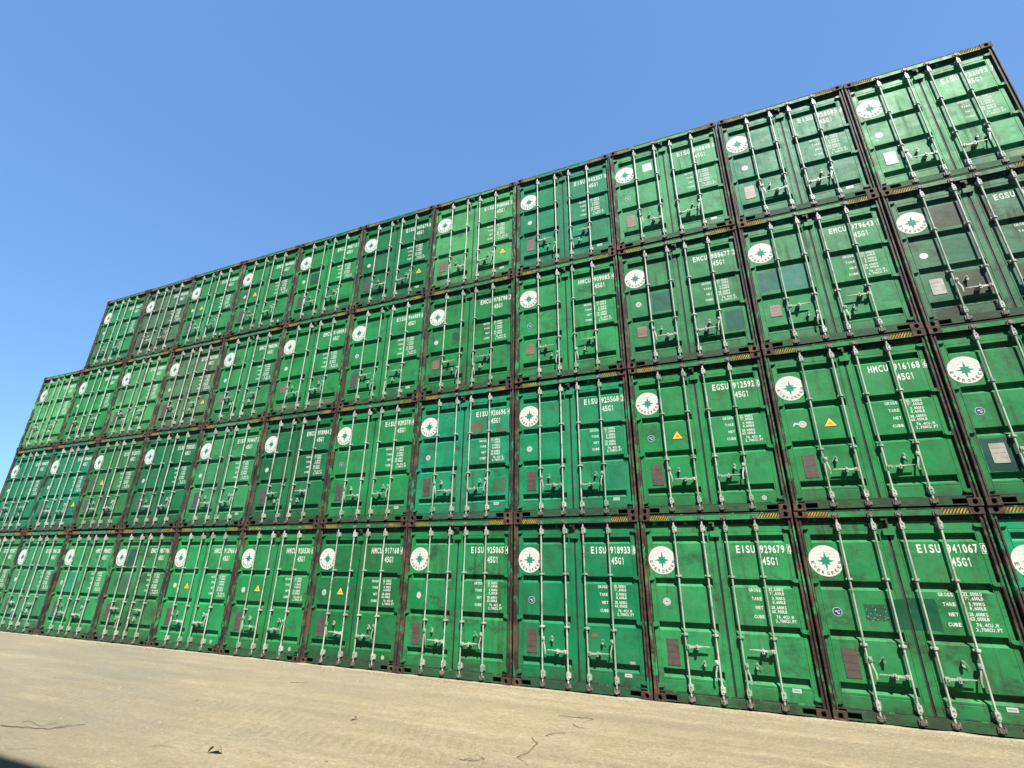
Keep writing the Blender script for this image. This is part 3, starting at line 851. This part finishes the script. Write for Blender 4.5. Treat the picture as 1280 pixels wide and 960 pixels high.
# row, k, (prefix, number, check), colour, wear, sticker, triangle, bottom label, handle type, plate, patches, extra
CN = [
 (0, 3, ('EISU', '918204', '5'), 'teal', .3, 'blue', '', 'lab', 'A', 'plate', [], 'teal green container cut by the right edge'),
 (0, 2, ('EISU', '941067', '0'), 'mid', .75, 'blue', '', 'lab', 'A', 'plate', [('fleck', (.02, .10, .055, .5)), ((.965, 1.205, 1.20, 1.60), DGREEN), ((1.24, 1.575, 1.20, 1.62), DGREEN)], 'container with dark green patch across both doors'),
 (0, 1, ('EISU', '929679', '0'), 'mid', .45, 'pale', '', 'lab', 'B', 'plate', [], 'container with pale blue round sticker and grimy sill'),
 (0, 0, ('EISU', '918933', '8'), 'blue', .3, 'blue', '', 'lab', 'A', 'plate', [('red', None), ('small', None)], 'container with blue sticker and small faded red label'),
 (0, -1, ('EISU', '925065', '4'), 'vivid', .75, 'torn', '', '', 'A', 'plate', [], 'container with torn white blob and stained brown sill'),
 (0, -2, ('HMCU', '917168', '4'), 'deep', .5, 'ring', 'L', 'dot', 'A', 'plate', [], 'deep green container with yellow triangle and ring sticker'),
 (0, -3, ('HMCU', '920530', '6'), 'vivid', .35, 'white', 'L', 'dot', 'A', 'plate', [], 'bright green container with yellow triangle and white sticker'),
 (0, -4, ('HMCU', '913966', '6'), 'vivid', .4, 'white', 'L', 'dot', 'A', 'plate', [], 'container with yellow triangle and white oval sticker'),
 (0, -5, ('EMCU', '987196', '3'), 'olive', .7, '', '', '', 'B', 'plate', [((.61, 1.0, 1.90, 2.34), (.012, .13, .07, .5)), ((.60, .98, 1.22, 1.66), (.09, .22, .13, .5))], 'dull olive container with darker grey green patches'),
 (0, -6, ('HMCU', '906821', '2'), 'mid', .5, 'ring', '', '', 'A', 'plate', [((.66, .98, 1.20, 1.66), TURQ)], 'container with turquoise patch on its left door'),
 (0, -7, ('EISU', '946128', '7'), 'soft', .4, 'white', '', '', 'B', 'plate', [], 'distant container with white sticker, nearly leftmost'),
 (0, -8, ('EISU', '935571', '9'), 'soft', .4, 'white', '', '', 'A', 'plate', [], 'container cut by the left edge of the photo'),
 (1, 3, ('EISU', '921745', '1'), 'vivid', .5, 'blue', '', '', 'A', 'plate_pale', [((.182, .60, .486, .985), DTEAL)], 'container with dark teal patch around pale plate'),
 (1, 2, ('HMCU', '916168', '6'), 'vivid', .2, 'smear', 'L', '', 'A', 'plate', [], 'clean container with triangle beside smeared white sticker'),
 (1, 1, ('EGSU', '912592', '0'), 'vivid', .3, 'blue', 'L', 'dot', 'A', 'plate', [], 'container with yellow triangle beside round blue sticker'),
 (1, 0, ('EISU', '925568', '2'), 'teal', .25, 'pale', '', 'lab', 'A', 'plate', [((1.95, 2.25, .52, .95), (.02, .36, .18, .3))], 'teal green container with pale sticker and white label'),
 (1, -1, ('EISU', '926696', '4'), 'teal', .55, 'ring', '', 'lab', 'A', 'plate', [((1.41, 1.72, 1.87, 2.14), BEIGE), ((2.02, 2.27, 1.86, 1.94), BEIGE), ((1.98, 2.27, .55, .84), (.09, .27, .13, .4))], 'container with beige worn patches under its number'),
 (1, -2, ('EISU', '939378', '4'), 'vivid', .25, 'blue', '', 'lab', 'A', 'plate', [], 'clean container with small blue sticker'),
 (1, -3, ('EMCU', '978984', '3'), 'deep', .55, 'white', '', '', 'B', 'plate', [], 'deep green container with brown sill'),
 (1, -4, ('EISU', '904647', '5'), 'soft', .35, 'white', '', 'lab', 'A', 'plate', [], 'paler green container with low white label'),
 (1, -5, ('EISU', '930252', '8'), 'deep', .4, 'white', '', '', 'A', 'plate', [], 'deep green container with white oval sticker'),
 (1, -6, ('EISU', '912075', '5'), 'olive', .8, '', 'L', '', 'A', 'plate', [((.20, .52, 1.20, 1.62), (.10, .17, .10, .5))], 'dull brownish container with yellow triangle'),
 (1, -7, ('EISU', '936604', '2'), 'teal', .4, 'white', 'R', '', 'A', 'plate', [], 'container with yellow triangle low on right door'),
 (1, -8, ('EISU', '904873', '2'), 'blue', .3, 'white', '', '', 'B', 'plate', [], 'bluish green container at the left end'),
 (2, 3, ('EGSU', '911426', '3'), 'grime', 1.0, 'white', '', '', 'A', 'plate_pale', [((.62, 1.05, .52, .98), (.12, .085, .06, .9)), ((.60, 1.08, 1.90, 2.36), (.075, .085, .05, .9)), ((1.42, 1.80, .52, .95), (.10, .09, .055, .9)), ((.20, .56, .17, .30), (.10, .08, .05, .9)), ((.60, 1.08, 1.20, 1.66), (.03, .21, .11, .5))], 'grimy container with brown stains all over'),
 (2, 2, ('EMCU', '979643', '1'), 'mid', .35, '', '', '', 'B', 'plate_short', [((.18, .54, 1.24, 1.66), TEAL), ((.60, 1.02, 1.20, 1.68), SKYT)], 'container with two teal patches on left door'),
 (2, 1, ('EMCU', '988677', '2'), 'mid', .45, 'ring', '', '', 'A', 'plate_short', [((.62, 1.0, 1.22, 1.66), TEAL), ((1.95, 2.27, .52, .97), (.015, .19, .12, .3)), ((1.42, 1.72, .60, .92), (.10, .36, .18, .3))], 'container with teal patches on both doors'),
 (2, 0, ('HMCU', '909085', '4'), 'vivid', .55, 'blue', '', '', 'B', 'plate_short', [], 'container with small blue sticker and short plate'),
 (2, -1, ('EMCU', '978798', '2'), 'vivid', .6, 'white', '', '', 'B', 'plate_short', [((.78, .96, 1.42, 1.60), (.03, .16, .07, .6))], 'container with brown grime around its dark handles'),
 (2, -2, ('EISU', '944909', '6'), 'vivid', .3, 'ring', '', 'lab', 'B', 'plate', [], 'clean container with ring sticker and white label'),
 (2, -3, ('EMCU', '914909', '7'), 'vivid', .45, 'white', '', '', 'A', 'plate_short', [((.18, 1.10, .175, .305), (.24, .32, .16, .5)), ((1.34, 2.26, .175, .305), (.24, .32, .16, .5))], 'container with pale yellowish band along its foot'),
 (2, -4, ('EMCU', '988286', '1'), 'mid', .5, 'white', '', '', 'B', 'plate_short', [((1.40, 1.8, .52, .95), (.09, .36, .16, .3))], 'container with lighter patch by right door handles'),
 (2, -5, ('EISU', '933760', '4'), 'grey', .5, 'white', 'R', '', 'B', 'plate', [], 'greyish container with triangle low on right door'),
 (2, -6, ('EISU', '908559', '3'), 'light', .3, '', '', '', 'B', 'plate', [((.30, .56, 1.30, 1.64), (.10, .26, .13, .4))], 'light green container with grey smudged left door'),
 (2, -7, ('HMCU', '919087', '0'), 'vivid', .4, 'white', '', '', 'B', 'plate', [], 'mid green container with white oval sticker'),
 (2, -8, ('EISU', '947012', '6'), 'light', .35, '', '', '', 'B', 'plate', [], 'light green container at the left end'),
 (3, 3, ('EISU', '922093', '7'), 'soft', .5, 'ring', '', '', 'A', 'plate_pale', [((1.36, 1.6, .17, .30), (.02, .30, .22, .3)), ((2.0, 2.24, .20, .30), (.40, .46, .28, .3))], 'container with pale plate and scraped foot'),
 (3, 2, ('EISU', '928085', '4'), 'blue', .35, 'ring', '', 'lab', 'A', 'plate_pink', [], 'bluish green container with pinkish plate'),
 (3, 1, ('EISU', '940848', '0'), 'soft', .5, 'blue', '', 'lab', 'A', 'plate_pink', [('square', None)], 'container with white square sheet beside its emblem'),
 (3, 0, ('EISU', '942357', '0'), 'blue', .3, 'white', '', 'lab', 'B', 'plate_pink', [], 'bluish green container with plain white round sticker'),
 (3, -1, ('EISU', '948066', '0'), 'light', .3, '', 'R', 'lab', 'A', 'plate_pink', [], 'brightest light green container with low yellow triangle'),
 (3, -2, ('EISU', '947679', '6'), 'deep', .5, 'white', 'R', 'lab', 'A', 'plate', [], 'dark green container with triangle low on right door'),
 (3, -3, ('EMCU', '980715', '1'), 'vivid', .5, 'white', '', '', 'A', 'plate', [((.62, 1.0, 1.24, 1.64), (.03, .13, .07, .6)), ((1.45, 1.7, 1.88, 2.05), (.01, .40, .16, .2))], 'container with dark smudge mid left door'),
 (3, -4, ('EMCU', '984930', '7'), 'mid', .5, 'torn', 'L', 'dot', 'A', 'plate', [((.2, .55, 1.24, 1.64), (.09, .22, .13, .4))], 'container with high yellow triangle beside grey smudge'),
 (3, -5, ('EISU', '915538', '9'), 'mid', .5, 'white', 'L', 'dot', 'A', 'plate', [], 'container with high yellow triangle and white sticker'),
 (3, -6, ('EMCU', '989203', '5'), 'grey', .7, '', '', '', 'A', 'plate', [], 'dull chalky grey green container'),
 (3, -7, ('EISU', '926677', '1'), 'mid', .6, 'white', '', '', 'A', 'plate', [], 'container at the top left corner of the wall'),
]
PITCH = 2.47403
ROWN = ['bottom row', 'second row up', 'third row up', 'top row']
ORD = ['first', 'second', 'third', 'fourth', 'fifth', 'sixth', 'seventh', 'eighth', 'ninth', 'tenth', 'eleventh', 'twelfth']
GROUP = 'green shipping containers stacked in a wall'

def body_parts(root, col):
    for k_ in ('sideL', 'sideR'): link('side_wall', mesh[k_], root, color=col)
    link('roof', mesh['roof'], root, color=col)
    link('end_wall', mesh['end'], root, color=col)
    for x, sx in ((0, 1), (W, -1)):
        for y, sy in ((0, 1), (L, -1)):
            for z in (0, 2.778):
                o = link('corner_casting', mesh['castBL'], root, (x, y, z), color=col)
                o.scale = (sx, sy, 1)
        if True:
            o = link('corner_post', mesh['postL'], root, (x, 0, 0), color=col); o.scale = (sx, 1, 1)
            o = link('corner_post', mesh['postL'], root, (x, L, 0), color=col); o.scale = (sx, -1, 1)

rng = random.Random(11)
for (row, k, code, cname, wear, stk, tri, lab, ht, plate, patches, extra) in CN:
    root = bpy.data.objects.new('shipping_container', None)
    C.objects.link(root)
    root.empty_display_size = .5
    root.location = (k * PITCH + .009 + rng.uniform(-.008, .008), rng.uniform(-.018, .018) if (row, k) != (0, 0) else 0, row * ROWH + (.003 if row == 0 else 0))
    g = GREEN[cname]; j = rng.uniform(.84, 1.14)
    col = (g[0] * j, g[1] * j, g[2] * j * rng.uniform(.88, 1.10), min(1.6, wear * 1.3 + .08))
    root['label'] = extra + ', ' + ROWN[row] + ', ' + ORD[3 - k] + ' from right'
    root['category'] = 'shipping container'
    root['group'] = GROUP
    body_parts(root, col)
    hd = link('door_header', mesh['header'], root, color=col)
    if (row, k) not in ((1, 3),):
        link('hazard_stripe', mesh['hazL'], hd, color=col); link('hazard_stripe', mesh['hazR'], hd, color=col)
    link('door_sill', mesh['sill'], root, color=col)
    link('door_seal', mesh['seal'], root, color=col)
    link('lock_plate', mesh['lock'], root, color=col)
    dl = link('door', mesh['doorL'], root, color=col)
    dr = link('door', mesh['doorR'], root, color=col)
    for d, s in ((dl, 'L'), (dr, 'R')):
        for i in range(4): link('hinge', mesh['hinge%d%s' % (i, s)], d, color=col)
        q = rng.uniform(-.018, .018)
        link('locking_bar', mesh['bar1' if s == 'L' else 'bar3'], d, (0, 0, rng.uniform(-.006, .006)), color=col)
        link('locking_bar', mesh['bar2' if s == 'L' else 'bar4'], d, (0, 0, rng.uniform(-.006, .006)), color=col)
        link('door_handle', mesh['flat' + ht + s], d, (0, 0, q), color=col)
        link('door_handle', mesh['hang' + ht + s], d, (0, 0, rng.uniform(-.018, .018)), color=col)
        link('handle_latch', mesh['latch' + ht + s], d, (rng.uniform(-.02, .02), 0, rng.uniform(-.02, .02)), color=col)
    jz = rng.uniform(-.008, .008)
    link('emblem', mesh['emblem'], dl, (0, 0, jz), color=col)
    link('data_plate', mesh[plate], dl, (rng.uniform(-.012, .012), 0, rng.uniform(-.012, .012)), color=col)
    if stk: link('sticker', mesh['st_' + stk], dl, (rng.uniform(-.03, .02), 0, rng.uniform(-.04, .04)), color=col)
    if tri: link('warning_triangle', mesh['tri' + tri], dl if tri == 'L' else dr, color=col)
    if lab: link('sticker', mesh[lab], dr, color=col)
    for nm, me in code_meshes(*code) + WT: link(nm, me, dr, (0, 0, jz), color=col)
    for n_, (pp, pc) in enumerate(patches):
        if isinstance(pp, str):
            xm = {'fleck': .8, 'red': 1.5, 'small': 2.1, 'square': .8}[pp]
            link('paint_patch' if pp == 'fleck' else 'sticker', mesh[pp], dl if xm < 1.2 else dr, color=pc or col)
        else:
            pc = tuple(q * .62 for q in pc[:3]) + (pc[3],)
            link('paint_patch', patch_mb(*pp, seed=n_ + k * 7 + row).mesh('paint_patch', ['patch']), dl if pp[0] < 1.22 else dr, color=pc)

# stacks on the other side of the aisle, behind the viewer: they shade the near edge of the yard
for sx in range(2):
    for row in range(4):
        root = bpy.data.objects.new('shipping_container', None)
        C.objects.link(root)
        root.location = (-8.2 + 12.25 * (sx + 1), -14.12, row * ROWH + .003)
        root.rotation_euler = (0, 0, R(90))
        col = (*GREEN['deep'], .5)
        root['label'] = 'deep green container side on, across the yard, ' + ROWN[row] + (', left stack' if sx == 0 else ', right stack')
        root['category'] = 'shipping container'
        root['group'] = 'containers across the yard'
        body_parts(root, col)

# ------------------------------------------------------------------ ground
def ground_material():
    m, t, p = newmat('dusty_yard')
    k = N(t); P = k.pos()
    a, b_ = (0.403, 0.337, 0.207), (0.549, 0.461, 0.289)
    c = k.mix(k.ramp(k.noise(k.mapping(P, (0.30, 1.3, 1)), 1.0, 8, 0.68, 0.3), 0.36, 0.62), a, b_)
    # long darker wheel paths
    c = k.mix(k.ramp(k.noise(k.mapping(P, (0.10, 2.0, 1), (5, 3, 0)), 1.0, 5, 0.62), 0.48, 0.64, 0.0, 0.75), c, (0.287, 0.246, 0.162))
    # mottling at hand, finger and grain size
    c = k.mix(k.ramp(k.noise(k.mapping(P, (1, 1.5, 1)), 2.6, 9, 0.74), 0.44, 0.64, 0.0, 0.65), c, (0.319, 0.268, 0.168))
    c = k.mix(k.ramp(k.noise(k.mapping(P, (1, 1.3, 1), (2, 6, 1)), 13, 7, 0.78), 0.46, 0.62, 0.0, 0.60), c, (0.255, 0.211, 0.133))
    c = k.mix(k.ramp(k.noise(k.mapping(P, (1, 1.3, 1), (6, 1, 1)), 21, 6, 0.78), 0.52, 0.66, 0.0, 0.65), c, (0.715, 0.617, 0.415))
    c = k.mix(k.ramp(k.noise(P, 55, 5, 0.8), 0.44, 0.70, 0.0, 0.6), c, (0.205, 0.165, 0.101))
    c = k.mix(k.ramp(k.noise(k.mapping(P, (1, 1, 1), (8, 2, 3)), 80, 3, 0.7), 0.60, 0.70, 0.0, 0.7), c, (0.767, 0.661, 0.446))
    sep = k.add('ShaderNodeSeparateXYZ'); k.l.new(P, sep.inputs[0])
    wob = k.math('MULTIPLY', k.math('SUBTRACT', k.noise(k.mapping(P, (.4, .4, .4)), 1.0, 3), 0.5), 0.25)
    yy = k.math('ADD', sep.outputs[1], wob)
    def band(c0, hw):
        return k.ramp(k.math('ABSOLUTE', k.math('SUBTRACT', yy, c0)), hw, hw * .75)
    tr = k.math('MAXIMUM', band(-3.05, .21), band(-3.60, .20))
    wide = k.math('MAXIMUM', band(-1.45, .45), band(-4.75, .35))
    # tyre lugs: slanting ridges across the direction of travel
    lug = k.math('SINE', k.math('ADD', k.math('MULTIPLY', sep.outputs[0], 38.0), k.math('MULTIPLY', yy, 15.0)))
    brk = k.ramp(k.noise(k.mapping(P, (.5, 1.5, 1), (3, 0, 0)), 1.2, 5, 0.65), 0.42, 0.56)
    lugm = k.math('MULTIPLY', k.math('MULTIPLY', k.ramp(lug, .1, .8), tr), brk)
    c = k.mix(k.math('MULTIPLY', tr, 0.16), c, (0.319, 0.270, 0.174))
    c = k.mix(k.math('MULTIPLY', wide, 0.20), c, (0.268, 0.231, 0.150))
    # greyer, darker tone over the left half of the yard
    left_grey = k.math('MULTIPLY', k.ramp(k.math('ADD', sep.outputs[0], k.math('MULTIPLY', k.noise(P, 0.5, 5, 0.6), 6.0)), 2.5, -3.5), k.ramp(k.noise(k.mapping(P, (0.25, 1.1, 1), (4, 4, 0)), 1.0, 7, 0.66), 0.36, 0.58, 0.25, 0.9))
    c = k.mix(left_grey, c, (0.259, 0.238, 0.180))
    c = k.mix(k.math('MULTIPLY', lugm, 0.20), c, (0.242, 0.199, 0.125))
    # darker brown in patches towards the wall foot
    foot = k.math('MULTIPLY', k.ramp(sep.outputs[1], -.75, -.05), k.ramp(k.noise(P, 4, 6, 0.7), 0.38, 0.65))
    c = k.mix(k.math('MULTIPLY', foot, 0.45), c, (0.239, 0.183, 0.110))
    # hairline cracks
    v = k.add('ShaderNodeTexVoronoi', feature='DISTANCE_TO_EDGE'); v.inputs['Scale'].default_value = 0.55
    wv = k.add('ShaderNodeVectorMath', operation='ADD')
    nz = k.add('ShaderNodeTexNoise'); k.l.new(P, nz.inputs['Vector']); nz.inputs['Scale'].default_value = 1.6; nz.inputs['Detail'].default_value = 6
    k.l.new(P, wv.inputs[0]); k.l.new(nz.outputs['Color'], wv.inputs[1]); k.l.new(wv.outputs[0], v.inputs['Vector'])
    cr = k.math('MULTIPLY', k.ramp(v.outputs['Distance'], 0.008, 0.002), k.ramp(k.noise(P, .8, 3), 0.50, 0.60))
    c = k.mix(k.math('MULTIPLY', cr, 0.25), c, (0.169, 0.139, 0.084))
    k.base(p, c)
    p.inputs['Roughness'].default_value = 0.92
    p.inputs['Specular IOR Level'].default_value = 0.15
    b = k.bump(k.noise(k.mapping(P, (.8, 1.7, 1)), 1.6, 3, .5), 0.40, 0.07)
    b = k.bump(k.noise(P, 5.0, 8, .75), 0.6, 0.05, b)
    b = k.bump(lugm, 0.7, 0.014, b)
    b = k.bump(k.noise(P, 18, 8, 0.78), 0.8, 0.03, b)
    b = k.bump(k.noise(P, 70, 4, 0.75), 0.7, 0.010, b)
    k.l.new(b, p.inputs['Normal'])
    return m
MAT['ground'] = ground_material()
gb = MB(); gb.face([(-1500, -1500, 0), (1500, -1500, 0), (1500, 1500, 0), (-1500, 1500, 0)])
gr = link('ground', gb.mesh('ground', ['ground'])); gr['kind'] = 'structure'

# loose grit and pebbles on the yard
MAT['pebble'] = plain('pebble', (0.34, 0.30, 0.23), 0.9, 0.4, 40)
pb = MB(); rnd = random.Random(5)
for _ in range(2600):
    x = rnd.uniform(-14, 9); y = -rnd.random() ** .8 * 6.2 - .02
    r = rnd.choice((.004, .006, .008, .012, .004, .005, .02 if rnd.random() < .15 else .006))
    n = 5; a0 = rnd.random() * 6
    base = [(x + r * rnd.uniform(.7, 1.4) * math.cos(a0 + j * 2 * math.pi / n), y + r * rnd.uniform(.7, 1.3) * math.sin(a0 + j * 2 * math.pi / n), 0.0) for j in range(n)]
    top = (x + r * .2, y, r * rnd.uniform(.5, 1.0))
    for j in range(n): pb.face([base[j], base[(j + 1) % n], top])
o = link('grit', pb.mesh('grit', ['pebble'])); o['kind'] = 'stuff'; o['label'] = 'loose grit and small pebbles on the pale yard'; o['category'] = 'grit'

# dust and chips gathered along the foot of the wall
MAT['dust'] = plain('foot_dust', (0.36, 0.32, 0.215), 0.95, 0.35, 25)
db = MB(); rnd = random.Random(9)
n = 520; x0_, x1_ = -22.0, 10.5
rows_ = []
for i in range(n + 1):
    x = x0_ + (x1_ - x0_) * i / n
    q = noise.noise(Vector((x * 1.3, 4, 0))) * .6 + noise.noise(Vector((x * 7.0, 9, 0))) * .4
    w_ = max(.02, .09 + .11 * q); h_ = max(.001, .004 + .018 * noise.noise(Vector((x * 2.6, 1, 5))))
    rows_.append([(x, -w_, -.002), (x, -w_ * .45, h_ * .6), (x, .02, h_), (x, .10, h_ * .5)])
for a, c in zip(rows_, rows_[1:]):
    for q in range(3): db.face([a[q], c[q], c[q + 1], a[q + 1]], True)
for _ in range(1500):
    x = rnd.uniform(-20, 9.5); y = -abs(rnd.gauss(0, .16)) - .01; r = rnd.uniform(.004, .016)
    base = [(x + r * rnd.uniform(.7, 1.4) * math.cos(t), y + r * rnd.uniform(.7, 1.3) * math.sin(t), 0) for t in (0, 1.3, 2.5, 3.8, 5.1)]
    top = (x + r * .2, y, .006 + r * rnd.uniform(.5, 1.1))
    for j in range(5): db.face([base[j], base[(j + 1) % 5], top])
o = link('dust', db.mesh('dust', ['dust'])); o['kind'] = 'stuff'; o['label'] = 'dust and chips gathered along the foot of the container wall'; o['category'] = 'dust'

# twigs and dry leaves
MAT['twig'] = plain('dry_twig', (0.07, 0.05, 0.03), 0.85, 0.4, 30)
MAT['straw'] = plain('dry_straw', (0.30, 0.23, 0.13), 0.85, 0.4, 30)
MAT['leaf'] = plain('dry_leaf', (0.42, 0.34, 0.22), 0.7, 0.4, 25)
def gp(u, v):
    d = right * ((u - 640) / 593.51) + down * ((v - 480) / 593.51) + fwd
    c = Vector((3.66464599, -9.15073356, 1.98695153))
    t = -c.z / d.z
    return c + d * t
def twig(pts, r, label, mat='twig', seed=0, branches=True):
    b = MB(); rn = random.Random(seed); r *= .72
    P = [Vector(p) for p in pts]
    path = []
    for a, c in zip(P[:-1], P[1:]):
        for q in range(4):
            v = a.lerp(c, q / 4); path.append(Vector((v.x + rn.uniform(-1, 1) * .006, v.y + rn.uniform(-1, 1) * .006, r + rn.uniform(0, .012))))
    path.append(Vector((P[-1].x, P[-1].y, r)))
    n = len(path)
    for i in range(n - 1): b.cyl(path[i], path[i + 1], r * (1 - .6 * i / n), r * (1 - .6 * (i + 1) / n), 6)
    if branches:
        for _ in range(3):
            i = rn.randrange(1, n - 1); a = path[i]
            d = (path[i + 1] - path[i]).normalized(); s = Vector((-d.y, d.x, 0)) * rn.choice((-1, 1))
            b.cyl(a, a + (d + s * .8) * rn.uniform(.04, .10) + Vector((0, 0, .01)), r * .6, r * .3, 5)
    o = link('twig', b.mesh('twig', [mat])); o['label'] = label; o['category'] = 'twig'; o['group'] = 'dry twigs on the yard'
twig([gp(0, 908), gp(28, 910), gp(60, 912), (gp(85, 909)), gp(107, 906)], .007, 'long curved dry twig on the ground near the bottom left corner', seed=1)
twig([gp(8, 937), gp(30, 936.5), gp(46, 936)], .005, 'short pale straw on the ground at the bottom left corner', 'straw', 2, False)
twig([gp(28, 903), gp(36, 902), gp(50, 909), gp(72, 904)], .004, 'thin forked twig just above the long curved twig at bottom left', seed=3)
twig([gp(363, 853.5), gp(386, 854)], .005, 'short straight dark twig in front of the container with the ring sticker', seed=4, branches=False)
twig([gp(698, 896), gp(722, 897.5), gp(742, 899), gp(728, 904)], .005, 'thin bent twig nearest the wall, right of centre', seed=5)
twig([gp(716, 906), gp(724, 911), gp(731, 911)], .006, 'dark hooked twig right of centre', seed=6, branches=False)
twig([gp(665, 923), gp(672, 930), gp(660, 942), (gp(646, 947)), gp(660, 957)], .005, 'zigzag twig at the bottom edge, just right of centre', seed=7)
twig([gp(575, 950), gp(590, 952), gp(606, 950), gp(600, 946)], .004, 'thin curled twig at the bottom edge left of the zigzag twig', seed=8)
twig([gp(682, 920), gp(694, 917), gp(706, 917)], .004, 'tiny twig between the hooked twig and the zigzag twig', seed=9)
twig([gp(185, 935), gp(200, 932), gp(216, 935)], .004, 'thin brittle twig left of the large curled leaf', 'straw', 10)

def leaf(c, size, ang, label, curl=.5, seed=0):
    b = MB(); rn = random.Random(seed); n = 8
    L_, R_, M_ = [], [], []
    ca, sa = math.cos(ang), math.sin(ang)
    for i in range(n + 1):
        t = i / n; w = math.sin(math.pi * min(1, t * .95 + .03)) ** .7 * .33
        z = .008 + size * curl * (math.sin(math.pi * t) * .35)
        for lst, s, dz in ((L_, -1, size * .10), (R_, 1, -size * .02), (M_, 0, 0)):
            x = (t - .5) * size; y = s * w * size * rn.uniform(.85, 1.1)
            lst.append((c.x + x * ca - y * sa, c.y + x * sa + y * ca, max(.002, z + dz * math.sin(math.pi * t))))
    for i in range(n):
        b.face([L_[i], M_[i], M_[i + 1], L_[i + 1]], True); b.face([M_[i], R_[i], R_[i + 1], M_[i + 1]], True)
    e = Vector(M_[-1]); b.cyl(e, e + Vector((ca, sa, 0)) * size * .3, .003, .002, 5)
    me = b.mesh('dry_leaf', ['leaf']); o = link('dry_leaf', me)
    md = o.modifiers.new('thickness', 'SOLIDIFY'); md.thickness = .0015
    o['label'] = label; o['category'] = 'leaf'; o['group'] = 'dry leaves on the yard'
leaf(gp(268, 942), .16, .3, 'large curled dry leaf near the bottom edge, left of centre', 1.1, 1)
leaf(gp(442, 900), .09, 1.2, 'small dark curled leaf in the middle of the yard', 1.0, 2)
leaf(gp(408, 952), .05, 2.2, 'tiny leaf at the bottom edge left of centre', .8, 3)
leaf(gp(246, 876), .045, .4, 'tiny leaf lying on the tyre marks, left of centre', .8, 4)
